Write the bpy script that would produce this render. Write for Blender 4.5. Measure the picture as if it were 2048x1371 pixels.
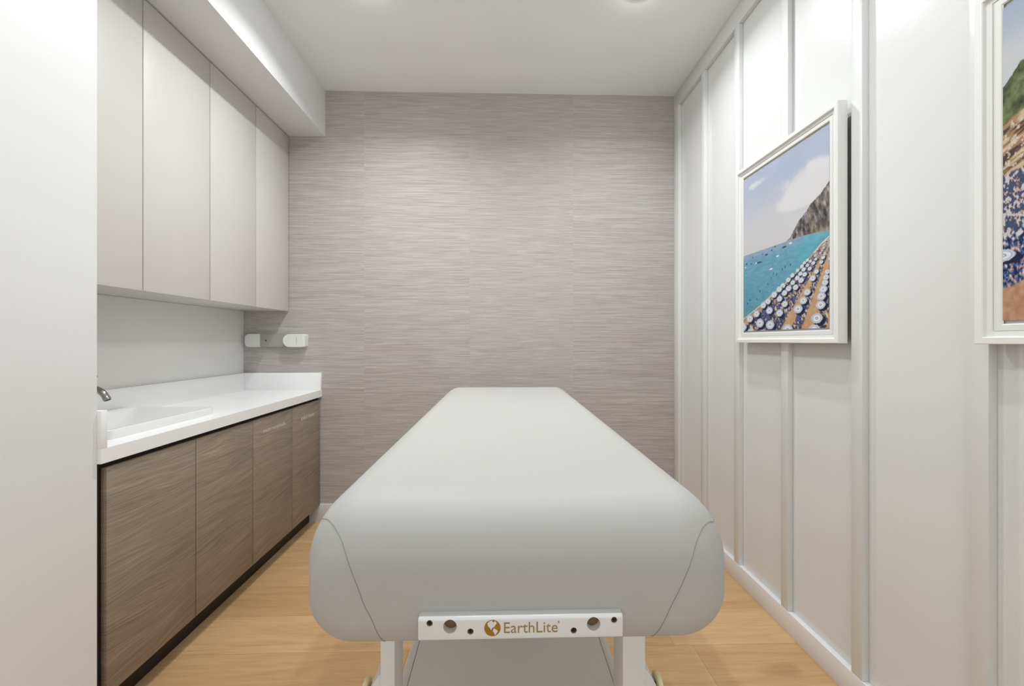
import bpy, bmesh, math, random
import numpy as np
from mathutils import Vector, Matrix
random.seed(4); PI = math.pi
for o in list(bpy.data.objects): bpy.data.objects.remove(o)
S = bpy.context.scene; C = S.collection

# ------------------------------------------------------------ camera, world, exposure
F_PX = 780.0; CAM_H = 1.315
cd = bpy.data.cameras.new('camera'); cam = bpy.data.objects.new('camera', cd); C.objects.link(cam)
cam.location = (0, 0, CAM_H); cam.rotation_euler = (PI/2, 0, -math.atan(20/F_PX))
cd.sensor_width = 36; cd.lens = 36*F_PX/2048; cd.shift_y = -3.5/2048; cd.clip_start = .02
S.camera = cam
w = bpy.data.worlds.new('world'); S.world = w; w.use_nodes = True
w.node_tree.nodes['Background'].inputs[0].default_value = (.93, .965, 1, 1)
w.node_tree.nodes['Background'].inputs[1].default_value = .95   # soft fill light entering by an opening added behind the camera
S.view_settings.view_transform = 'Standard'; S.view_settings.look = 'None'
S.view_settings.exposure = 0.33; S.view_settings.gamma = 1; S.view_settings.use_curve_mapping = False
CEIL = 3.148
# recessed downlights, the last one added as unseen fill behind the camera: x, y, watts
LAMPS = [(-.70, 2.01, 11.5), (.72, 2.01, 7.6), (-.50, 1.0, 5.5), (.50, 1.0, 5), (0, -.75, .5)]
LAMP_COL = (.945, .975, 1.0)

# ------------------------------------------------------------ helpers
def lin(c):
    f = lambda v: v/12.92 if v <= .04045 else ((v+.055)/1.055)**2.4
    return tuple(f(v/255) for v in c)
def lin4(c): return lin(c)+(1,)
class NB:
    def __init__(s, name, rough=.5, spec=.5, metal=0):
        s.m = bpy.data.materials.new(name); s.m.use_nodes = True; s.t = s.m.node_tree; s.b = s.t.nodes['Principled BSDF']
        s.b.inputs['Roughness'].default_value = rough; s.b.inputs['Specular IOR Level'].default_value = spec; s.b.inputs['Metallic'].default_value = metal
        s.tc = None
    def n(s, ty, **k):
        x = s.t.nodes.new(ty)
        for a, v in k.items(): setattr(x, a, v)
        return x
    def l(s, a, b): s.t.links.new(a, b)
    def coord(s, scale, offs=None):
        tc = s.n('ShaderNodeTexCoord'); mp = s.n('ShaderNodeMapping'); mp.inputs['Scale'].default_value = scale
        if offs is not None:
            oi = s.n('ShaderNodeObjectInfo'); mu = s.n('ShaderNodeMath', operation='MULTIPLY'); mu.inputs[1].default_value = offs
            s.l(oi.outputs['Random'], mu.inputs[0]); ad = s.n('ShaderNodeVectorMath', operation='ADD')
            cx = s.n('ShaderNodeCombineXYZ'); [s.l(mu.outputs[0], cx.inputs[i]) for i in range(3)]
            s.l(tc.outputs['Object'], ad.inputs[0]); s.l(cx.outputs[0], ad.inputs[1]); s.l(ad.outputs[0], mp.inputs['Vector'])
        else: s.l(tc.outputs['Object'], mp.inputs['Vector'])
        return mp.outputs[0]
    def noise(s, vec, scale=1, detail=3, rough=.5, dist=0):
        x = s.n('ShaderNodeTexNoise'); s.l(vec, x.inputs['Vector'])
        x.inputs['Scale'].default_value = scale; x.inputs['Detail'].default_value = detail; x.inputs['Roughness'].default_value = rough; x.inputs['Distortion'].default_value = dist
        return x.outputs['Fac']
    def ramp(s, fac, stops):
        r = s.n('ShaderNodeValToRGB'); s.l(fac, r.inputs[0]); e = r.color_ramp.elements
        while len(e) < len(stops): e.new(.5)
        for k, (p, c) in enumerate(stops): e[k].position = p; e[k].color = lin4(c)
        return r.outputs[0]
    def mix(s, fac, a, b, mode='MIX'):
        x = s.n('ShaderNodeMix', data_type='RGBA', blend_type=mode)
        for sock, v in ((x.inputs[0], fac), (x.inputs[6], a), (x.inputs[7], b)):
            if isinstance(v, (int, float)): sock.default_value = v
            elif isinstance(v, tuple): sock.default_value = v
            else: s.l(v, sock)
        return x.outputs[2]
    def color(s, c):
        if isinstance(c, tuple): s.b.inputs['Base Color'].default_value = lin4(c)
        else: s.l(c, s.b.inputs['Base Color'])
        return s
    def bump(s, fac, strength, dist):
        x = s.n('ShaderNodeBump'); x.inputs['Strength'].default_value = strength; x.inputs['Distance'].default_value = dist
        s.l(fac, x.inputs['Height']); s.l(x.outputs[0], s.b.inputs['Normal']); return s
def paint(name, c, rough=.5, bump=0, bscale=60, spec=.5):
    b = NB(name, rough, spec); v = b.coord((1, 1, 1))
    lo = tuple(int(x*.985) for x in c)
    b.color(b.ramp(b.noise(v, 1.7, 2), [(.3, lo), (.7, c)]))
    if bump: b.bump(b.noise(v, bscale, 3), bump, .002)
    return b.m
M = {}
M['ceiling'] = paint('ceiling_paint', (246, 248, 248), .8, .05, 120)
M['wall'] = paint('wall_paint', (232, 233, 232), .38, .12, 90)
M['panel'] = paint('panelling_paint', (230, 231, 229), .24, .16, 45)
M['trim'] = paint('trim_paint', (238, 238, 236), .3, .05, 80)
M['laminate'] = paint('white_laminate', (214, 211, 206), .42, .03, 300)
M['glass_panel'] = paint('pale_splash_panel', (236, 236, 233), .22)
M['quartz'] = paint('white_quartz', (248, 248, 247), .3)
M['ceramic'] = paint('white_ceramic', (229, 228, 225), .06)
M['dark'] = paint('dark_carcass', (34, 28, 21), .6)
M['kick'] = paint('dark_kickboard', (38, 31, 24), .5)
M['edge'] = paint('dark_wood_edge', (62, 52, 42), .55)
M['gap'] = paint('shadow_gap', (44, 42, 38), .7)
M['white_plastic'] = paint('white_plastic', (236, 236, 232), .25)
M['grey_plastic'] = paint('grey_plastic', (168, 166, 161), .4)
M['black'] = paint('matte_black', (24, 24, 22), .9)
M['table_paint'] = paint('white_lacquer', (230, 230, 227), .3)
M['cream'] = paint('cream_knob', (250, 236, 190), .4)
M['frame'] = paint('frame_lacquer', (240, 240, 237), .3)
M['mat'] = paint('frame_slip', (232, 232, 228), .5)
M['seam'] = paint('seam_thread', (150, 148, 143), .6)
M['hole'] = paint('bare_wood_hole', (120, 92, 60), .7)
M['screw'] = NB('dark_screw', .4, .5, .6).color((72, 62, 52)).m
M['gold'] = NB('gold_print', .45, .5, .15).color((160, 118, 26)).m
M['gold_text'] = NB('gold_lettering', .45, .5, .15).color((160, 132, 78)).m
M['chrome'] = NB('chrome', .12, .5, 1).color((176, 174, 170)).m
M['letter'] = paint('pale_lettering', (214, 205, 188), .5)
# vinyl upholstery
b = NB('vinyl_upholstery', .55, .3); v = b.coord((1, 1, 1)); b.color(b.ramp(b.noise(v, 2.5, 2), [(.3, (183, 182, 178)), (.7, (186, 185, 181))])); b.bump(b.noise(v, 900, 2), .04, .0005); M['vinyl'] = b.m
# taupe woodgrain laminate
b = NB('taupe_woodgrain', .5, .35)
warp = b.noise(b.coord((3, 1.6, 3.5)), 1, 2)
sep = b.n('ShaderNodeTexCoord'); sx = b.n('ShaderNodeSeparateXYZ'); b.l(sep.outputs['Object'], sx.inputs[0])
mz = b.n('ShaderNodeMath', operation='MULTIPLY_ADD'); b.l(warp, mz.inputs[0]); mz.inputs[1].default_value = .16; b.l(sx.outputs[2], mz.inputs[2])
cx = b.n('ShaderNodeCombineXYZ'); b.l(sx.outputs[0], cx.inputs[0]); b.l(sx.outputs[1], cx.inputs[1]); b.l(mz.outputs[0], cx.inputs[2])
def strm(sc, detail=4, rough=.6):
    mp = b.n('ShaderNodeMapping'); mp.inputs['Scale'].default_value = sc; b.l(cx.outputs[0], mp.inputs['Vector']); return b.noise(mp.outputs[0], 1, detail, rough)
fine = strm((3, 5, 240), 4, .7); mid = strm((2, 1.5, 28)); big = strm((1, 1.2, 5))
c1 = b.ramp(fine, [(.36, (98, 86, 72)), (.5, (146, 133, 116)), (.64, (182, 168, 150))])
c2 = b.ramp(mid, [(.3, (116, 102, 87)), (.7, (168, 153, 136))])
c3 = b.ramp(big, [(.3, (134, 120, 104)), (.7, (158, 142, 126))])
b.color(b.mix(.35, b.mix(.45, c1, c2), c3)); b.bump(fine, .35, .001); M['taupe'] = b.m
# oak plank floor
b = NB('oak_planks', .42, .35)
oi = b.n('ShaderNodeObjectInfo')
g1 = b.noise(b.coord((1.6, 24, 1), 37), 1, 6, .65, 1.6); g2 = b.noise(b.coord((2.2, 7, 1), 37), 1, 3, .5, 1.2); g3 = b.noise(b.coord((6, 160, 1), 37), 1, 3)
kn = b.noise(b.coord((5, 9, 1), 61), 1, 1)
c1 = b.ramp(g1, [(.34, (182, 142, 96)), (.47, (212, 172, 126)), (.55, (216, 178, 133)), (.68, (232, 198, 156))])
c2 = b.ramp(g2, [(.3, (194, 159, 112)), (.7, (221, 189, 143))])
c3 = b.ramp(g3, [(.35, (196, 161, 115)), (.65, (218, 186, 140))])
c = b.mix(.3, b.mix(.5, c1, c2), c3)
c = b.mix(b.ramp(kn, [(.70, (0, 0, 0)), (.80, (150, 150, 150))]), c, lin4((140, 103, 62)))
tone = b.ramp(oi.outputs['Random'], [(0, (234, 227, 219)), (1, (255, 252, 250))])
b.color(b.mix(1.0, c, tone, 'MULTIPLY')); b.bump(g3, .12, .0006); M['oak'] = b.m
M['subfloor'] = paint('plank_joint', (92, 68, 42), .8)
# grasscloth wallpaper: strips 0.77 m wide
b = NB('grasscloth', .62, .25)
tc = b.n('ShaderNodeTexCoord'); sx = b.n('ShaderNodeSeparateXYZ'); b.l(tc.outputs['Object'], sx.inputs[0])
sh = b.n('ShaderNodeMath', operation='ADD'); b.l(sx.outputs[0], sh.inputs[0]); sh.inputs[1].default_value = 1.01+7.7
dv = b.n('ShaderNodeMath', operation='DIVIDE'); b.l(sh.outputs[0], dv.inputs[0]); dv.inputs[1].default_value = .77
fl = b.n('ShaderNodeMath', operation='FLOOR'); b.l(dv.outputs[0], fl.inputs[0])
m7 = b.n('ShaderNodeMath', operation='MULTIPLY'); b.l(fl.outputs[0], m7.inputs[0]); m7.inputs[1].default_value = 3.37
cx = b.n('ShaderNodeCombineXYZ'); b.l(sx.outputs[0], cx.inputs[0]); b.l(m7.outputs[0], cx.inputs[1]); b.l(sx.outputs[2], cx.inputs[2])
fine = strm((4.5, 1, 230), 4, .7); fil = strm((2.4, 1, 120), 2, .6); tint = strm((1.3, 1, 22), 3, .6); spk = strm((2.2, 1, 330), 1, .5)
c1 = b.ramp(fine, [(.34, (150, 141, 138)), (.5, (184, 176, 172)), (.66, (216, 209, 205))])
c2 = b.ramp(tint, [(.35, (180, 170, 169)), (.5, (185, 177, 173)), (.62, (184, 182, 177))])
c = b.mix(.5, c1, c2)
lines = b.ramp(fil, [(.60, (0, 0, 0)), (.68, (170, 170, 170))])
c = b.mix(lines, c, lin4((214, 208, 203)))
dk = b.ramp(spk, [(.26, (120, 120, 120)), (.36, (0, 0, 0))])
c = b.mix(dk, c, lin4((150, 141, 138)))
b.color(c); b.bump(fine, .5, .002); M['grasscloth'] = b.m
# printed photograph: colours carried on the print's own mesh
b = NB('art_print', .55, .2); at = b.n('ShaderNodeAttribute', attribute_name='print'); b.l(at.outputs['Color'], b.b.inputs['Base Color']); M['print'] = b.m
b = NB('lamp_lens', .3); b.color((255, 255, 255)); b.b.inputs['Emission Color'].default_value = LAMP_COL+(1,); b.b.inputs['Emission Strength'].default_value = 60; M['lens'] = b.m

def bm_box(bm, lo, hi):
    vs = [bm.verts.new((x, y, z)) for z in (lo[2], hi[2]) for y in (lo[1], hi[1]) for x in (lo[0], hi[0])]
    for f in ((0, 2, 3, 1), (4, 5, 7, 6), (0, 1, 5, 4), (2, 6, 7, 3), (0, 4, 6, 2), (1, 3, 7, 5)): bm.faces.new([vs[i] for i in f])
    return vs
def bevel(bm, r, seg=2, edges=None):
    bmesh.ops.bevel(bm, geom=edges or bm.edges[:], offset=r, segments=seg, profile=.5, affect='EDGES', clamp_overlap=True)
def finish(name, bm, mat, parent=None, smooth=None, nofix=False):
    if not nofix: bmesh.ops.recalc_face_normals(bm, faces=bm.faces[:])
    me = bpy.data.meshes.new(name)
    if parent is not None:
        r = parent
        off = Vector((0, 0, 0))
        while r is not None: off += r.location; r = r.parent
        bmesh.ops.translate(bm, verts=bm.verts[:], vec=-off)
    bm.to_mesh(me); bm.free(); me.materials.append(M[mat])
    o = bpy.data.objects.new(name, me); C.objects.link(o); o.parent = parent
    if smooth is not None:
        for p in me.polygons: p.use_smooth = True
        if smooth < 3: me.set_sharp_from_angle(angle=smooth)
    return o
def box(name, lo, hi, mat, parent=None, bev=0, seg=2):
    bm = bmesh.new(); bm_box(bm, lo, hi)
    if bev: bevel(bm, bev, seg)
    return finish(name, bm, mat, parent, .6 if bev else None)
def boxes(name, L, mat, parent=None):
    bm = bmesh.new()
    for lo, hi in L: bm_box(bm, lo, hi)
    return finish(name, bm, mat, parent)
def cyl(name, p0, p1, r, mat, parent=None, n=24, bev=0, r2=None):
    bm = bmesh.new(); a, c = Vector(p0), Vector(p1); d = c-a
    rot = d.to_track_quat('Z', 'Y').to_matrix().to_4x4()
    bmesh.ops.create_cone(bm, cap_ends=True, segments=n, radius1=r, radius2=r if r2 is None else r2, depth=d.length, matrix=Matrix.Translation((a+c)/2) @ rot)
    if bev:
        es = [e for e in bm.edges if len(e.link_faces) == 2 and min(len(f.verts) for f in e.link_faces) == 4 and max(len(f.verts) for f in e.link_faces) > 4]
        bevel(bm, bev, 2, es)
    return finish(name, bm, mat, parent, .6)
def tube(name, pts, r, mat, parent=None, n=16, closed=True):
    bm = bmesh.new(); rings = []; P = [Vector(p) for p in pts]; up = Vector((0, 1, .03)).normalized()
    for i, p in enumerate(P):
        t = (P[min(i+1, len(P)-1)]-P[max(i-1, 0)]).normalized(); a = t.cross(up).normalized(); c = a.cross(t)
        rr = r[i] if isinstance(r, (list, tuple)) else r
        rings.append([bm.verts.new(p+(a*math.cos(2*PI*k/n)+c*math.sin(2*PI*k/n))*rr) for k in range(n)])
    for A, B in zip(rings, rings[1:]):
        for k in range(n): bm.faces.new((A[k], A[(k+1) % n], B[(k+1) % n], B[k]))
    if closed: bm.faces.new(rings[0]); bm.faces.new(rings[-1])
    return finish(name, bm, mat, parent, .9)
def prism(name, pts, axis, a, c, mat, parent=None, bev=0):
    """extrude a closed 2D outline along an axis (0=x: pts are y,z; 1=y: pts are x,z)"""
    bm = bmesh.new()
    mk = (lambda p, t: (t, p[0], p[1])) if axis == 0 else (lambda p, t: (p[0], t, p[1]))
    A = [bm.verts.new(mk(p, a)) for p in pts]; B = [bm.verts.new(mk(p, c)) for p in pts]; n = len(pts)
    f1 = bm.faces.new(A); f2 = bm.faces.new(B)
    for k in range(n): bm.faces.new((A[k], A[(k+1) % n], B[(k+1) % n], B[k]))
    if bev: bevel(bm, bev, 2, list(f1.edges)+list(f2.edges))
    return finish(name, bm, mat, parent, .6)
def rrect(x0, x1, z0, z1, rs, n=10):
    """rounded rectangle outline, corner radii (bl, br, tr, tl)"""
    out = []
    for (cx, cz, r, a0) in ((x0+rs[0], z0+rs[0], rs[0], PI), (x1-rs[1], z0+rs[1], rs[1], 1.5*PI), (x1-rs[2], z1-rs[2], rs[2], 0), (x0+rs[3], z1-rs[3], rs[3], PI/2)):
        if r < 1e-5: out.append((cx, cz)); continue
        for k in range(n+1):
            a = a0+PI/2*k/n; out.append((cx+r*math.cos(a), cz+r*math.sin(a)))
    return out
def thing(name, label, cat, loc, group=None):
    o = bpy.data.objects.new(name, None); C.objects.link(o); o.location = loc; o.empty_display_size = .1
    o['label'] = label; o['category'] = cat
    if group: o['group'] = group
    return o
def tag(o, label, cat, group=None):
    o['label'] = label; o['category'] = cat
    if group: o['group'] = group
    return o
def struct(o): o['kind'] = 'structure'; return o
def lettering(name, body, mat, parent, origin, right, up, width, height, thick=.0004, nofit=False):
    cu = bpy.data.curves.new('t', 'FONT'); cu.body = body; cu.resolution_u = 4
    t = bpy.data.objects.new('t', cu); C.objects.link(t); bpy.context.view_layer.update()
    me = bpy.data.meshes.new_from_object(t.evaluated_get(bpy.context.evaluated_depsgraph_get())); bpy.data.objects.remove(t)
    bm = bmesh.new(); bm.from_mesh(me); bpy.data.meshes.remove(me)
    bmesh.ops.remove_doubles(bm, verts=bm.verts[:], dist=1e-5)
    xs = [v.co.x for v in bm.verts]; ys = [v.co.y for v in bm.verts]
    x0, x1, y0, y1 = min(xs), max(xs), min(ys), max(ys)
    R, U = Vector(right), Vector(up); N = R.cross(U)
    g = bmesh.ops.extrude_face_region(bm, geom=bm.faces[:]); top = {e for e in g['geom'] if isinstance(e, bmesh.types.BMVert)}
    for v in bm.verts:
        a = (v.co.x-x0)/(x1-x0)*width; c = (v.co.y-y0)/(y1-y0)*height
        v.co = Vector(origin)+R*a+U*c+N*(thick if v in top else 0)
    return finish(name, bm, mat, parent)

# ------------------------------------------------------------ setting
D = 2.8889; XR = 1.310; XB = 1.285; XA = -1.885; XP = -1.33; YP = 1.3155; YF = -1.4; DC = 1.3277
floor = struct(box('floor', (XA-.1, YF-.1, -.12), (XR+.1, D+.1, -.003), 'subfloor'))
row = 0; y = 1.669-.226*14
while y < D:
    y1 = y+.226; a0 = max(y, YF); a1 = min(y1, D)
    start = .824 if abs(y1-1.669) < .01 else random.uniform(-.6, .6)
    joints = [start+1.22*k for k in range(-4, 4)]
    for x0, x1 in zip(joints, joints[1:]):
        c0, c1 = max(x0, XA), min(x1, XR)
        if c1-c0 < .03 or a1-a0 < .02: continue
        if (a0+a1)/2 < YP-.05 and c1 < XP: continue
        if (a0+a1)/2 < YP-.05: c0 = max(c0, XP)
        bm = bmesh.new(); bm_box(bm, (c0+.0004, a0+.0004, -.003), (c1-.0004, a1-.0004, 0))
        finish('plank', bm, 'oak', floor)
    y = y1; row += 1
struct(box('wall_back', (XA-.1, D, -.01), (XR+.1, D+.1, CEIL+.05), 'grasscloth'))
struct(box('baseboard_back', (-1.42, D-.012, 0), (XB, D, .128), 'trim', bev=.002))
ceiling = struct(box('ceiling', (XA-.1, YF-.1, CEIL), (XR+.1, D+.1, CEIL+.1), 'ceiling'))
box('soffit', (XA, YP, 2.812), (-1.2925, D, CEIL), 'wall', ceiling)
struct(box('wall_left', (XA-.1, YF, 0), (XP, YP, CEIL), 'wall'))
wa = struct(box('wall_left_recess', (XA-.1, YP, -.01), (XA, D, CEIL), 'wall'))
box('splash_panel', (XA, YP, 1.0856), (XA+.004, D, 1.534), 'glass_panel', wa)
wr = struct(box('wall_right', (XR, YF, 0), (XR+.1, D, CEIL), 'panel'))
struct(boxes('wall_front', [((XA-.1, YF-.1, 0), (-1.15, YF, CEIL)), ((1.15, YF-.1, 0), (XR+.1, YF, CEIL)), ((-1.15, YF-.1, 2.75), (1.15, YF, CEIL))], 'wall'))  # unseen wall, its wide opening added to let the fill light in
dr = struct(boxes('fill_opening_trim', [((-1.15, YF-.105, 0), (-1.10, YF+.005, 2.75)), ((1.10, YF-.105, 0), (1.15, YF+.005, 2.75)), ((-1.10, YF-.105, 2.70), (1.10, YF+.005, 2.75))], 'trim'))  # trim around the added opening, out of view
struct(box('baseboard_right', (XB-.001, YF, 0), (XR, D, .1), 'trim', bev=.002))
box('top_rail', (XB, YF, 3.04), (XR, D, CEIL), 'panel', wr, bev=.0025)
proto = None
k = 0; yn = 2.8085
while yn > YF:
    bm = bmesh.new(); bm_box(bm, (XB, 0, .1), (XR, .0445 if k else D-yn, 3.04)); bevel(bm, .0025, 2)
    if k < 2: o = finish('batten', bm, 'panel', wr, .6); me = o.data
    else: bm.free(); o = bpy.data.objects.new('batten', me); C.objects.link(o); o.parent = wr
    o.location = (0, yn, 0)
    yn -= .3622; k += 1

# ------------------------------------------------------------ downlights
for i, (lx, ly, wt) in enumerate(LAMPS):
    where = ['above the counter side near the grasscloth wall', 'beside the panelled wall near the grasscloth wall', 'near the white partition', 'near the panelled wall behind the far pair', 'added as fill behind the camera, farthest from the grasscloth wall'][i]
    t = thing('downlight', 'round recessed ceiling downlight '+where, 'ceiling light', (lx, ly, CEIL), 'recessed downlights')
    bm = bmesh.new(); n = 32; R = [(.052, -.0005), (.052, -.006), (.062, -.007), (.070, -.003), (.071, 0)]
    rings = [[bm.verts.new((lx+r*math.cos(2*PI*q/n), ly+r*math.sin(2*PI*q/n), CEIL+z)) for q in range(n)] for r, z in R]
    for A, B in zip(rings, rings[1:]+rings[:1]):
        for q in range(n): bm.faces.new((A[q], A[(q+1) % n], B[(q+1) % n], B[q]))
    finish('trim_ring', bm, 'trim', t, .9)
    bm = bmesh.new(); prev = None
    for q in range(8):
        a = PI/2*q/7; rr, zz = .0515*math.cos(a), CEIL-.004-.016*math.sin(a)
        ring = [bm.verts.new((lx+rr*math.cos(2*PI*p/32), ly+rr*math.sin(2*PI*p/32), zz)) for p in range(32)] if q < 7 else [bm.verts.new((lx, ly, zz))]
        if prev and q < 7: [bm.faces.new((prev[p], prev[(p+1) % 32], ring[(p+1) % 32], ring[p])) for p in range(32)]
        if q == 7: [bm.faces.new((prev[p], prev[(p+1) % 32], ring[0])) for p in range(32)]
        prev = ring
    finish('lens', bm, 'lens', t, 3.2)
    ld = bpy.data.lights.new('downlight_beam', 'AREA'); ld.shape = 'DISK'; ld.size = .07; ld.energy = wt; ld.color = LAMP_COL; ld.spread = math.radians(146)
    lo = bpy.data.objects.new('downlight_beam', ld); C.objects.link(lo); lo.location = (0, 0, -.0215); lo.parent = t

# ------------------------------------------------------------ upper cabinets
XU = -1.5568; US = [1.3435, 1.7323, 2.1206, 2.5096, 2.886]; UB, UT = 1.534, 2.806
def upper(i0, i1, label):
    y0, y1 = US[i0], US[i1]
    t = thing('wall_cabinet', label, 'cabinet', (XU-.15, (y0+y1)/2, UB), 'white handleless wall cabinets')
    box('body', (XA+.005, y0+(.0 if i0 else -.027), UB+.001), (XU-.0195, y1, UT+.005), 'laminate', t, bev=.0008)
    box('gap_shade', (XU-.0195, y0+.002, UB+.004), (XU-.0186, y1-.002, UT+.0045), 'gap', t)  # dark sheet painted as the shade in the door gaps
    for i in range(i0, i1):
        a, c = US[i]+.0022, US[i+1]-.0022
        box('door', (XU-.018, a, UB), (XU, c, UT-.002), 'laminate', t, bev=.0008)
    return t
upper(2, 4, 'pale grey handleless wall cabinet with two doors, against the grasscloth wall')
t = upper(0, 2, 'pale grey handleless wall cabinet with two doors, above the sink beside the white partition')
box('filler', (XU-.018, YP+.0005, UB), (XU, US[0]-.0014, UT), 'laminate', t)

# ------------------------------------------------------------ base cabinets
BS = [1.3425, 1.7273, 2.1149, 2.5073, 2.8855]
def base(i0, i1, label, fill=False):
    y0, y1 = BS[i0], BS[i1]; ya = YP+.001 if fill else y0
    if i1 == 4: y1 = D-.0005
    t = thing('base_cabinet', label, 'cabinet', (-DC-.28, (y0+y1)/2, 0), 'taupe base cabinets under the countertop')
    box('body', (XA+.001, ya, .104), (-DC-.0205, y1, .9105), 'dark', t)
    box('kickboard', (XA+.001, ya, .0), (-1.4036, y1, .1035), 'kick', t)
    ds = []
    for i in range(i0, i1):
        a, c = BS[i]+.0021, BS[i+1]-.0021
        ds.append(box('door', (-DC-.0195, a, .122), (-DC, c, .8895), 'taupe', t, bev=.0007))
    if fill: box('side_filler', (-DC-.05, ya, .03), (-DC-.022, BS[0]-.002, .8895), 'edge', t)
    return t, ds
base(0, 2, 'taupe woodgrain base cabinet with two plain doors, directly under the sink', True)
t, d = base(2, 3, 'taupe woodgrain base cabinet with one door lettered waste receptacle')
lettering('lettering', 'waste receptacle', 'letter', d[0], (-DC, 2.199, .797), (0, 1, 0), (0, 0, 1), .226, .030)
t, d = base(3, 4, 'taupe woodgrain base cabinet lettered soiled linens, against the grasscloth wall')
lettering('lettering', 'soiled linens', 'letter', d[0], (-DC, 2.612, .792), (0, 1, 0), (0, 0, 1), .176, .026)

# ------------------------------------------------------------ countertop
ct = thing('countertop', 'white quartz countertop with upstand, running along the base cabinets', 'countertop', (-1.6, 2.1, .905))
# slab with the sink's cut-out
SX0, SX1, SY0, SY1 = -1.865, -1.412, 1.438, 1.958
CX = -1.317
boxes('slab', [((XA+.0005, YP+.0005, .911), (CX, SY0+.02, .960)), ((XA+.0005, SY1-.02, .911), (CX, D-.0005, .960)),
               ((XA+.0005, SY0+.02, .911), (SX0+.02, SY1-.02, .960)), ((SX1-.02, SY0+.02, .911), (CX, SY1-.02, .960))], 'quartz', ct)
box('upstand', (XA+.0045, YP+.021, .960), (XA+.024, D-.02, 1.0856), 'quartz', ct, bev=.001)
box('upstand', (XA+.0045, D-.02, .960), (CX, D-.0005, 1.0856), 'quartz', ct, bev=.001)
box('upstand', (XA+.0045, YP+.0005, .960), (CX, YP+.021, 1.0856), 'quartz', ct, bev=.001)

# ------------------------------------------------------------ sink and tap
sk = thing('sink', 'rectangular white ceramic sink set into the countertop', 'sink', ((SX0+SX1)/2, (SY0+SY1)/2, .960))
bm = bmesh.new()
def srect(x0, x1, y0, y1, z, r, n=6): return [bm.verts.new((p[0], p[1], z)) for p in rrect(x0, x1, y0, y1, (r,)*4, n)]
ix0, ix1, iy0, iy1 = SX0+.085, SX1-.020, SY0+.020, SY1-.020
RG = [srect(SX0+.025, SX1-.025, SY0+.025, SY1-.025, .9112, .02), srect(SX0+.024, SX1-.024, SY0+.024, SY1-.024, .9605, .02),
      srect(SX0, SX1, SY0, SY1, .9605, .022), srect(SX0, SX1, SY0, SY1, .990, .022), srect(SX0+.003, SX1-.003, SY0+.003, SY1-.003, .993, .020),
      srect(ix0-.003, ix1+.003, iy0-.003, iy1+.003, .993, .018), srect(ix0, ix1, iy0, iy1, .990, .017),
      srect(ix0+.012, ix1-.012, iy0+.02, iy1-.045, .958, .03), srect(ix0+.03, ix1-.03, iy0+.04, iy1-.09, .925, .05), srect(ix0+.07, ix1-.07, iy0+.08, iy1-.15, .9125, .05)]
for A, B in zip(RG, RG[1:]):
    n = len(A)
    for q in range(n): bm.faces.new((A[q], A[(q+1) % n], B[(q+1) % n], B[q]))
bm.faces.new(RG[-1])
finish('basin', bm, 'ceramic', sk, .8)
cyl('drain', (-1.62, 1.65, .9127), (-1.62, 1.65, .9155), .022, 'chrome', sk, 24, .001)
YT = 1.655
tp = thing('tap', 'chrome tap with curved spout at the back of the white sink', 'tap', (-1.822, YT, .993))
cyl('tap_body', (-1.822, YT, .993), (-1.822, YT, 1.135), .021, 'chrome', tp, 28, .002)
cyl('tap_base', (-1.822, YT, .9930), (-1.822, YT, .999), .027, 'chrome', tp, 28, .001)
pts = [(-1.81, YT, 1.113), (-1.76, YT, 1.118), (-1.715, YT, 1.121), (-1.69, YT, 1.1205), (-1.672, YT, 1.116), (-1.656, YT, 1.107), (-1.645, YT, 1.096), (-1.638, YT, 1.085), (-1.633, YT, 1.0765)]
sp = tube('spout', pts, [.0125]*6+[.0122]*2+[.0118], 'chrome', tp, 20)
cyl('aerator', (-1.6365, YT, 1.083), (-1.6305, YT, 1.0715), .0126, 'chrome', sp, 20, .001)
cyl('aerator_mouth', (-1.6308, YT, 1.0722), (-1.6302, YT, 1.071), .0105, 'black', sp, 20)
tube('lever', [(-1.822, YT, 1.135), (-1.80, YT, 1.155), (-1.74, YT, 1.165), (-1.674, YT, 1.170)], [.012, .008, .005, .004], 'chrome', tp, 12)

# ------------------------------------------------------------ wall holder
hd = thing('wall_holder', 'white and grey holder with two rounded end caps on grasscloth above the countertop', 'wall holder', (-1.634, D, 1.274))
prism('back_plate', rrect(-1.752, -1.54, 1.2755, 1.3655, (0, 0, 0, 0)), 1, D-.022, D-.0003, 'grey_plastic', hd)
lc = prism('end_cap', rrect(-1.853, -1.749, 1.2735, 1.3675, (.03, .001, .001, .03)), 1, D-.030, D-.0003, 'white_plastic', hd, .004)
cyl('rivet', (-1.79, D-.0305, 1.318), (-1.79, D-.0295, 1.318), .003, 'grey_plastic', lc, 12)
prism('cap_recess', rrect(-1.822, -1.768, 1.291, 1.350, (.012,)*4), 1, D-.0308, D-.0297, 'white_plastic', lc, .0008)
cyl('screw_hole', (-1.708, D-.0225, 1.3205), (-1.708, D-.0215, 1.3205), .0055, 'black', hd, 16)
rc = prism('end_cap', rrect(-1.567, -1.430, 1.2735, 1.3675, (.046, .004, .004, .046)), 1, D-.058, D-.0003, 'white_plastic', hd, .004)
prism('cap_edge', rrect(-1.4303, -1.4155, 1.2765, 1.3645, (.002, .008, .008, .002)), 1, D-.050, D-.0003, 'white_plastic', rc, .003)
box('slot', (-1.4725, D-.0584, 1.294), (-1.4695, D-.0576, 1.346), 'grey_plastic', rc)

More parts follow.
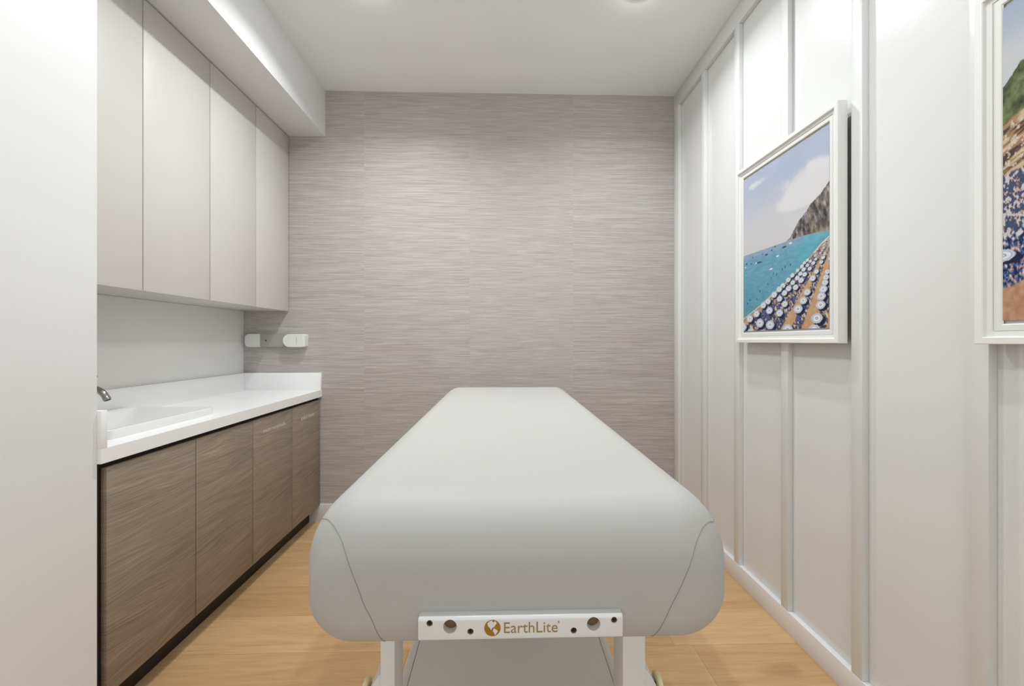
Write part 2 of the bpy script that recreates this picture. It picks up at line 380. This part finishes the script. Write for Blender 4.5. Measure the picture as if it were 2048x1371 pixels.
# ------------------------------------------------------------ massage table
TX, TY0, TY1, TT, TB, TW = .0312, .655, 2.505, 1.032, .771, .3775
mt = thing('massage_table', 'large off-white upholstered massage table standing in the middle of the room', 'massage table', (TX, 1.7, 0))
bm = bmesh.new(); RT, RB, RFT, RFB, RP = .085, .080, .112, .088, .07
def inset(s, R): return R-math.sqrt(max(0, R*R-(R-s)**2)) if s < R else 0
ss = [RFT*(1-math.cos(PI/2*q/14)) for q in range(15)]
stn = [(TY0+s, s) for s in ss]+[(y, 1) for y in np.linspace(TY0+RFT+.05, TY1-RFT-.05, 16)]+[(TY1-s, s) for s in reversed(ss)]
rings = []
for yy, s in stn:
    zt = TT-inset(s, RFT); zb = TB+inset(s, RFB); wd = TW-(inset(s, RP) if yy < 1.6 else inset(s, .105))
    rings.append([bm.verts.new((x, yy, z)) for x, z in rrect(TX-wd, TX+wd, zb, zt, (min(RB, .9*(zt-zb)/2),)*2+(min(RT, .9*(zt-zb)/2),)*2, 12)])
n = len(rings[0])
for A, B in zip(rings, rings[1:]):
    for q in range(n): bm.faces.new((A[q], A[(q+1) % n], B[(q+1) % n], B[q]))
for Rr in (rings[0], rings[-1]): bm.faces.new(Rr)
bmesh.ops.recalc_face_normals(bm, faces=bm.faces[:])
from mathutils.bvhtree import BVHTree
bvh = BVHTree.FromBMesh(bm)
pad = finish('cushion', bm, 'vinyl', mt, 3.2)
# stitched seam between the front panel and each side panel
SEAMS = [(-1, [(-.334, .75, .975), (-.3225, .7173, .992), (-.3129, .7078, .9957), (-.2986, .6952, .9934), (-.277, .6764, .9787), (-.2646, .6645, .9618), (-.2444, .655, .9176), (-.2295, .655, .8766), (-.2157, .6557, .8484), (-.2066, .6715, .8078), (-.204, .69, .79)]),
         (1, [(.398, .75, .970), (.3865, .7067, .9835), (.3794, .7022, .9865), (.3593, .6874, .9846), (.3376, .6688, .9668), (.3247, .6585, .9449), (.3037, .655, .8979), (.2843, .655, .86), (.274, .6593, .8325), (.268, .6715, .8078), (.266, .69, .79)])]
for sd, ctrl in SEAMS:
    side = [(TX+sd*(TW-.004), yy, .955) for yy in (2.50, 1.9, 1.3, .95, .82)]
    K = [Vector(p) for p in side+ctrl]; P = []
    for q in range(len(K)-1):
        p0, p1, p2, p3 = K[max(q-1, 0)], K[q], K[q+1], K[min(q+2, len(K)-1)]
        for f in np.linspace(0, 1, 9)[:-1]:
            m1 = (p2-p0)*.5*min(1, (p2-p1).length/max((p1-p0).length, 1e-6)) if q else (p2-p1); m2 = (p3-p1)*.5*min(1, (p2-p1).length/max((p3-p2).length, 1e-6)) if q < len(K)-2 else (p2-p1)
            pt = p1*(2*f**3-3*f*f+1)+m1*(f**3-2*f*f+f)+p2*(-2*f**3+3*f*f)+m2*(f**3-f*f)
            h = bvh.find_nearest(pt); P.append(h[0]+h[1]*.0002)
    tube('seam', P, .0007, 'seam', pad, 8)
# end bar with drilled holes
BY = .64
bar0 = (-.1375, BY, .8262); bar1 = (.2005, .69, .8630)
def bar_mesh():
    bm = bmesh.new(); bm_box(bm, bar0, bar1)
    es = [e for e in bm.edges if all(v.co.z > .85 and v.co.y < .65 for v in e.verts)]
    bevel(bm, .006, 4, es); bevel(bm, .0025, 2, [e for e in bm.edges if e.calc_face_angle(0) > 1.2])
    me = bpy.data.meshes.new('m'); bm.to_mesh(me); bm.free(); o = bpy.data.objects.new('m', me); C.objects.link(o)
    cb = bmesh.new()
    for (hx, hz, r, dp) in holes:
        bmesh.ops.create_cone(cb, cap_ends=True, segments=28, radius1=r, radius2=r, depth=dp*2, matrix=Matrix.Translation((hx, BY, hz)) @ Matrix.Rotation(PI/2, 4, 'X'))
    cm = bpy.data.meshes.new('c'); cb.to_mesh(cm); cb.free(); co = bpy.data.objects.new('c', cm); C.objects.link(co)
    md = o.modifiers.new('b', 'BOOLEAN'); md.object = co; md.operation = 'DIFFERENCE'; md.solver = 'EXACT'
    bpy.context.view_layer.update()
    rm = bpy.data.meshes.new_from_object(o.evaluated_get(bpy.context.evaluated_depsgraph_get()))
    bpy.data.objects.remove(o); bpy.data.objects.remove(co)
    bm = bmesh.new(); bm.from_mesh(rm); return bm
BIG = [(-0.0850, 0.8486), (0.1512, 0.8486)]; SML = [(-0.1183, 0.8544), (0.1854, 0.8544), (-0.0516, 0.8399), (0.1183, 0.8384)]
holes = [(x, z, .0111, .024) for x, z in BIG]+[(x, z, .0051, .003) for x, z in SML]
eb = finish('end_bar', bar_mesh(), 'table_paint', mt, .5, True)
for x, z in BIG: cyl('hole_lining', (x, BY+.0238, z), (x, BY+.012, z), .0109, 'hole', eb, 24)
for x, z in SML:
    sc = cyl('screw', (x, BY+.0018, z), (x, BY+.0035, z), .0047, 'screw', eb, 20)
    boxes('screw_slot', [((x-.0028, BY+.0012, z-.0006), (x+.0028, BY+.0019, z+.0006)), ((x-.0006, BY+.0012, z-.0028), (x+.0006, BY+.0019, z+.0028))], 'black', sc)
gx, gz, gr = -0.0157, 0.8453, .0133
em = cyl('emblem', (gx, BY-.0004, gz), (gx, BY+.0004, gz), gr, 'gold', eb, 40)
def patch(P):
    bm = bmesh.new(); A = [bm.verts.new((gx+x*gr, BY-.0008, gz+z*gr)) for x, z in P]; B = [bm.verts.new((gx+x*gr, BY-.0003, gz+z*gr)) for x, z in P]
    bm.faces.new(A); [bm.faces.new((A[i], A[(i+1) % len(A)], B[(i+1) % len(A)], B[i])) for i in range(len(A))]
    finish('emblem_land', bm, 'table_paint', em)
patch([(-.62, .62), (-.3, .88), (0, .97), (-.02, .80), (.18, .70), (.28, .86), (.45, .78), (.52, .55), (.36, .38), (.22, .15), (.06, .12), (-.06, -.02), (-.18, -.24), (-.24, -.12), (-.3, .05), (-.5, .22), (-.58, .42)])
patch([(.18, -.02), (.38, -.12), (.62, -.30), (.66, -.44), (.5, -.62), (.36, -.86), (.28, -.78), (.22, -.55), (.06, -.38), (.08, -.18)])
lettering('lettering', 'EarthLite', 'gold_text', eb, (0.0033, BY, 0.8365), (1, 0, 0), (0, 0, 1), 0.0883, 0.0175)
lettering('registered_mark', '®', 'gold_text', eb, (0.0917, BY, 0.8517), (1, 0, 0), (0, 0, 1), 0.0031, 0.0031)
# underframe
LW0, LW1 = -.2478, .2972
for (ya, yb) in ((.80, .868), (2.31, 2.378)):
    for (xa, xb) in ((LW0, LW0+.0295), (LW1-.0480, LW1)):
        lg = box('leg', (xa, ya, .30), (xb, yb, .775), 'table_paint', mt, bev=.003)
        out = -1 if xa < 0 else 1
        xo = LW0 if out < 0 else LW1
        # slanted-top extension leg bolted to the outside
        prof = [(xo-out*.005, 0), (xo+out*.034, 0), (xo+out*.034, .565), (xo+out*.028, .590), (xo+out*.012, .618), (xo-out*.001, .632), (xo-out*.005, .634)]
        ex = prism('leg_extension', prof, 1, ya+.012, yb+.012, 'table_paint', mt, .002)
        kn = cyl('knob', (xo+out*.0365, ya+.04, .568), (xo+out*.047, ya+.04, .568), .026, 'cream', mt, 28, .004)
        cyl('bolt', (xo+out*.03, ya+.04, .568), (xo+out*.037, ya+.04, .568), .008, 'screw', kn, 14)
    box('crossbar', (LW0+.03, ya+.02, .74), (LW1-.048, yb-.02, .756), 'table_paint', mt, bev=.002)
box('cushion_deck', (TX-.29, .80, .755), (TX+.29, 2.36, .773), 'table_paint', mt, bev=.002)
sh = thing  # shelf: panel between two rails
box('shelf_panel', (-.2305, .872, .455), (.2745, 2.30, .4735), 'table_paint', mt)
for a, c in ((-.2508, -.2318), (.2757, .2935)):
    box('shelf_rail', (a, .872, .43), (c, 2.306, .4755), 'table_paint', mt, bev=.003)
for ya in (.856, 2.31):
    box('shelf_batten', (-.2178, ya+.012-.012, .43), (.2486, ya+.012, .4545), 'table_paint', mt)

# ------------------------------------------------------------ framed beach photographs
AW, AH = .5322, .781
def hashn(a, b_, s): v_ = np.sin(a*127.1+b_*311.7+s*74.7)*43758.5453; return v_-np.floor(v_)
def vnoise(x, y, s=0):
    xi, yi = np.floor(x), np.floor(y); fx, fy = x-xi, y-yi; fx = fx*fx*(3-2*fx); fy = fy*fy*(3-2*fy)
    a = hashn(xi, yi, s); b_ = hashn(xi+1, yi, s); c_ = hashn(xi, yi+1, s); d_ = hashn(xi+1, yi+1, s)
    return (a*(1-fx)+b_*fx)*(1-fy)+(c_*(1-fx)+d_*fx)*fy
def fbm(x, y, s=0, o=4): return sum(vnoise(x*2**k, y*2**k, s+k)*.5**k for k in range(o))/sum(.5**k for k in range(o))
def sm(a, b_, x): t_ = np.clip((x-a)/(b_-a), 0, 1); return t_*t_*(3-2*t_)
def mixc(c, col, m): return c*(1-m[..., None])+np.array(col, float)*m[..., None]
def canopy(c, u, v_, cu, cv, rx, ry):
    q = np.sqrt(((u-cu)/rx)**2+((v_-cv)/ry)**2); an = np.arctan2(v_-cv, u-cu)
    edge = 1+.05*np.cos(8*an)
    c = mixc(c, (30, 38, 66), sm(1.1, .9, np.sqrt(((u-cu-.45*rx)/(rx*1.1))**2+((v_-cv+.45*ry)/(ry*1.1))**2)))
    c = mixc(c, (170, 180, 198), sm(1.08*edge, .98*edge, q)); c = mixc(c, (222, 226, 232), sm(.98, .90, q))
    c = mixc(c, (156, 170, 194), sm(.82, .76, q)*sm(.66, .70, q)*.8); c = mixc(c, (238, 240, 243), sm(.66, .6, q))
    c = mixc(c, (128, 140, 166), sm(.30, .24, q)*sm(.10, .16, q)*.85)
    return c
def beach(U, V):
    """U,V in 0..1; V up"""
    c = np.zeros(U.shape+(3,)); H0 = .498
    c[:] = (214, 213, 214)
    c = mixc(c, (183, 190, 210), sm(.58, .95, V)); 
    cl = fbm(U*3.2+V*1.2, V*4.5, 3, 5)
    cm_ = np.exp(-((U-.80)/.42)**2-((V-.86+.1*U)/.10)**2)+.8*np.exp(-((U-.62)/.26)**2-((V-.70)/.055)**2)+.5*np.exp(-((U-.22)/.2)**2-((V-.93)/.035)**2)
    c = mixc(c, (228, 226, 226), sm(.34, .66, cm_*(-.15+2.3*cl))*.92)
    c = mixc(c, (172, 182, 206), sm(.55, .38, cl)*sm(.72, .95, V)*.5)
    # cliff
    ridge = np.interp(U, [.57, .62, .66, .717, .78, .83, .92, 1.0], [.498, .515, .55, .591, .622, .650, .680, .722])+.008*(fbm(U*40, V*0+2, 5)-.5)
    base = np.interp(U, [.57, .80, 1.0], [.499, .494, .478])
    cm = sm(0, .004, ridge-V)*sm(-.002, .002, V-base)
    rk = fbm(U*44+V*22, V*26-U*14, 9, 6)
    rock = np.array([122, 116, 113.])+(rk[..., None]-.5)*np.array([230, 215, 200.])
    gm = .6*sm(.50, .62, fbm(U*16, V*16, 21, 5))*sm(.72, .9, U); rock = rock*(1-gm[..., None])+np.array([98, 104, 64.])*gm[..., None]
    wm = sm(.52, .48, V)*sm(.84, .92, U); rock = rock*(1-.6*wm[..., None])+np.array([196, 172, 148.])*.6*wm[..., None]
    c = c*(1-cm[..., None])+rock*cm[..., None]
    # sea
    sea = sm(.001, -.001, V-np.where(U > .57, base, H0))
    s1 = np.clip((H0-V)/.4, 0, 1)
    sc = np.array([150, 172, 200.])*(1-sm(0, .16, s1))[..., None]+np.array([112, 168, 190.])*sm(0, .16, s1)[..., None]
    sc = sc*(1-sm(.25, 1, s1)[..., None]*.5)+np.array([84, 150, 172.])*(sm(.25, 1, s1)[..., None]*.5)
    sc = mixc(sc, (92, 184, 198), sm(.55, .9, U)*.6)
    sc = sc+((fbm(U*22+V*8, V*90, 14)-.5)*26)[..., None]
    c = c*(1-sea[..., None])+sc*sea[..., None]
    # shore and sand
    shore = np.interp(U, [0, .2, .39, .55, .707, .806, .923, 1.0], [.085, .145, .21, .262, .323, .370, .428, .455])
    dd = (shore-V)*1.0
    c = mixc(c, (120, 160, 150), sm(-.03, 0, dd)*.55)
    sand = sm(0, .003, dd); sn = (fbm(U*70, V*90, 31)-.5)*34
    persp = np.clip((1.05-U)*1.0, .03, 1.2)
    sandc = np.array([204, 166, 124.])+sn[..., None]
    wet = sm(.05, .012, dd/persp); sandc = sandc*(1-wet[..., None]*.6)+np.array([158, 138, 118.])*wet[..., None]*.6
    c = c*(1-sand[..., None])+sandc*sand[..., None]
    foam = sm(0, .003, dd)*sm(.012, .004, dd); c = mixc(c, (232, 230, 224), foam*.9)
    # rows of sunbeds and canopies running to the far end of the beach
    vx, vy = 1.06, .470
    rng = np.random.RandomState(5)
    rows = [(-.02, .012, 26), (.11, -.03, 26), (.30, -.03, 24), (.60, -.01, 20), (.87, -.02, 16)]
    for ri, (bx, by, nn) in enumerate(rows):
        ex, ey = vx-bx, vy-by
        # sunbed band
        L2 = math.hypot(ex, ey)
        s_ = ((U-bx)*ex+(V-by)*ey)/L2**2; pr = (U-bx)*ey/L2-(V-by)*ex/L2     # + to the right
        wdt = .115*(1-s_)+.002
        bandm = sm(0, .2, pr/wdt)*sm(1.0, .8, pr/wdt)*(s_ < .985)*(s_ > -.3)*sm(.47, .455, V)
        chunks = fbm(U*42/(.25+np.abs(1-s_)), V*60/(.25+np.abs(1-s_)), 50+ri, 3)
        c = mixc(c, (44, 56, 92), bandm*sm(.40, .5, chunks)); c = mixc(c, (74, 108, 168), bandm*sm(.58, .64, chunks))
        c = mixc(c, (222, 214, 206), bandm*sm(.36, .30, chunks)*.8); c = mixc(c, (150, 84, 66), bandm*sm(.70, .74, chunks)*.8)
    for ri, (bx, by, nn) in enumerate(rows):
        s_ = .93; q = []
        k = 0; r = 1.0; 
        t_ = 0.02
        while r > .05: q.append(1-r); r *= (.875 if ri > 1 else .90)+rng.uniform(-.03, .025)
        for a in reversed([0]+q if False else q):
            r = 1-a; cu = bx+(vx-bx)*a+rng.uniform(-.016, .016)*r; cv = by+(vy-by)*a+.012*r+rng.uniform(-.006, .006)*r
            rr = .056*r**.85*rng.uniform(.9, 1.08)
            if rng.rand() < .10: continue
            if cv+rr < 0 or cu > 1.08: continue
            if r < .22:
                m_ = sm(1.1, .8, np.sqrt(((U-cu)/rr)**2+((V-cv)/(rr*.55))**2)); c = mixc(c, (214, 208, 208) if rng.rand() < .75 else (178, 160, 160), m_*.9)
            else: c = canopy(c, U, V, cu, cv, rr, rr*.50)
    # boats and bathers
    for (bu, bv, bl, dark) in ((.235, .425, .045, 1), (.12, .432, .012, 1), (.33, .46, .022, 1), (.40, .475, .01, 1), (.55, .47, .03, 1), (.62, .48, .02, 0), (.47, .43, .022, 0), (.39, .365, .028, 0), (.05, .44, .014, 1), (.03, .42, .012, 0), (.14, .47, .008, 1), (.28, .47, .008, 1), (.44, .49, .008, 1)):
        c = mixc(c, (66, 72, 84) if dark else (238, 240, 240), sm(1, .6, np.sqrt(((U-bu)/bl)**2+((V-bv)/.006)**2)))
        if dark and bl > .03: c = mixc(c, (232, 232, 232), sm(1, .6, np.sqrt(((U-bu+bl)/(.4*bl))**2+((V-bv-.002)/.004)**2)))
    for (bu, bv) in ((.2, .20), (.24, .245), (.39, .31), (.46, .325), (.53, .345), (.56, .355), (.42, .335), (.06, .18), (.1, .2), (.62, .36), (.35, .28)):
        c = mixc(c, (40, 70, 84), sm(1, .5, np.sqrt(((U-bu)/.006)**2+((V-bv)/.010)**2)))
    return np.clip(c, 0, 255)
def town(U, V):
    c = np.zeros(U.shape+(3,)); c[:] = (206, 208, 210)
    c = mixc(c, (170, 180, 200), sm(.82, 1.0, V+.1*(fbm(U*5, V*5, 2)-.5)))
    hill = np.interp(U, [0, .06, .2, .5, 1], [.745, .80, .86, .93, .97])+.012*(fbm(U*60, V*0, 7)-.5)
    g = fbm(U*46, V*40, 12, 5); gc = np.array([92, 104, 66.])+(g[..., None]-.5)*np.array([150, 130, 110.])
    c = c*(1-sm(0, .004, hill-V)[..., None])+gc*sm(0, .004, hill-V)[..., None]
    tt = sm(.0, .012, (.635+.25*U)-V+.02*(fbm(U*30, V*12, 4)-.5))
    tr = fbm(U*10, V*70-U*26, 23, 4); tw = mixc(mixc(np.zeros_like(c)+(168, 134, 98), (214, 190, 160), sm(.5, .62, tr)), (74, 60, 48), sm(.46, .34, tr)*.9)
    fa = fbm(U*90, V*90, 29); tw = mixc(tw, (222, 216, 204), sm(.60, .66, fa)*.8)
    c = c*(1-tt[..., None])+tw*tt[..., None]
    b1 = sm(0, .01, (.47+.12*U)-V); sc_ = np.array([196, 150, 116.])+((fbm(U*60, V*60, 33)-.5)*50)[..., None]
    c = c*(1-b1[..., None])+sc_*b1[..., None]
    ck = fbm(U*110+V*50, V*90-U*50, 40, 4)
    z1 = b1*sm(.22, .27, V-.25*U); c = mixc(c, (70, 84, 116), z1*sm(.46, .54, ck)); c = mixc(c, (206, 208, 214), z1*sm(.46, .40, ck))
    z2 = b1*sm(.28, .25, V-.25*U)*sm(.09, .12, V-.25*U); c = mixc(c, (66, 104, 180), z2*sm(.42, .50, ck)); c = mixc(c, (40, 42, 52), z2*sm(.56, .62, ck)); c = mixc(c, (226, 224, 220), z2*sm(.36, .31, ck))
    for k in range(60):
        a = hashn(np.float64(k), 1., 2.); d_ = hashn(np.float64(k), 5., 3.); cu = float(a)*1.0; cv = .20+.22*float(d_)+.25*cu-.05*(k % 2)
        c = canopy(c, U, V, cu, cv, .022+.02*float(d_ < .5), .010+.009*float(d_ < .5))
    return np.clip(c, 0, 255)
def print_mesh(parent, X, yl, zb, us, vs, fn):
    us = np.array(us); vs = np.array(vs); nu, nv = len(us), len(vs)
    Ug, Vg = np.meshgrid(us, vs); col = fn(Ug, Vg)/255.
    col = np.where(col <= .04045, col/12.92, ((col+.055)/1.055)**2.4)*PRINT_GAIN
    co = np.stack([np.full(Ug.shape, X), yl-Ug*AW, zb+Vg*AH], -1).reshape(-1, 3)-np.array(parent.location)
    idx = np.arange(nu*nv).reshape(nv, nu); a, b_, c_, d_ = idx[:-1, :-1], idx[:-1, 1:], idx[1:, 1:], idx[1:, :-1]
    fc = np.stack([a, b_, c_, d_], -1).reshape(-1, 4)
    me = bpy.data.meshes.new('print'); me.vertices.add(nu*nv); me.vertices.foreach_set('co', co.ravel())
    me.loops.add(fc.size); me.loops.foreach_set('vertex_index', fc.ravel().astype(np.int32))
    me.polygons.add(len(fc)); me.polygons.foreach_set('loop_start', np.arange(0, fc.size, 4, dtype=np.int32))
    me.update(calc_edges=True); me.validate()
    at = me.color_attributes.new('print', 'FLOAT_COLOR', 'POINT'); at.data.foreach_set('color', np.concatenate([col.reshape(-1, 3), np.ones((nu*nv, 1))], 1).ravel().astype(np.float32))
    me.materials.append(M['print']); o = bpy.data.objects.new('print', me); C.objects.link(o); o.parent = parent
    return o
PRINT_GAIN = .88
def framed(yn, label, us, fn):
    y1 = yn+.6335; z0, z1 = 1.3075, 2.209; XBK = 1.284
    t = thing('framed_print', label, 'picture', (1.265, (yn+y1)/2, z0), 'framed beach photographs on the panelled wall')
    def loft(name, prof, mat, par):
        bm = bmesh.new(); rings = [[bm.verts.new((XBK-p, a, c)) for a, c in ((yn+i, z0+i), (y1-i, z0+i), (y1-i, z1-i), (yn+i, z1-i))] for i, p in prof]
        for A, B in zip(rings, rings[1:]):
            for q in range(4): bm.faces.new((A[q], A[(q+1) % 4], B[(q+1) % 4], B[q]))
        return finish(name, bm, mat, par)
    loft('frame', [(.03, .003), (0, .003), (0, .0385), (.0015, .040), (.0165, .040), (.018, .0385), (.0195, .031), (.031, .031), (.033, .0275), (.036, .0275)], 'frame', t)
    loft('slip', [(.0335, .0295), (.048, .0295), (.0512, .0265)], 'mat', t)
    box('shade_board', (XBK-.0032, yn+.006, z0+.012), (XBK+.0008, y1-.006, z1-.012), 'black', t)  # black board added to paint the shade in the gap behind the frame
    box('backing_panel', (XBK-.022, yn+.02, z0+.02), (XBK-.0033, y1-.02, z1-.02), 'mat', t)
    print_mesh(t, XBK-.028, y1-.0505, z0+.0595, us, np.linspace(0, 1, 420), fn)
    return t
framed(1.4142, 'white framed beach photograph of sea, cliff and rows of white parasols, hanging whole in view', np.linspace(0, 1, 300), beach)
framed(.3634, 'white framed photograph of hillside town above a beach, nearer the camera and cut off', np.concatenate([np.linspace(0, .09, 90), np.linspace(.0925, 1, 150)]), town)
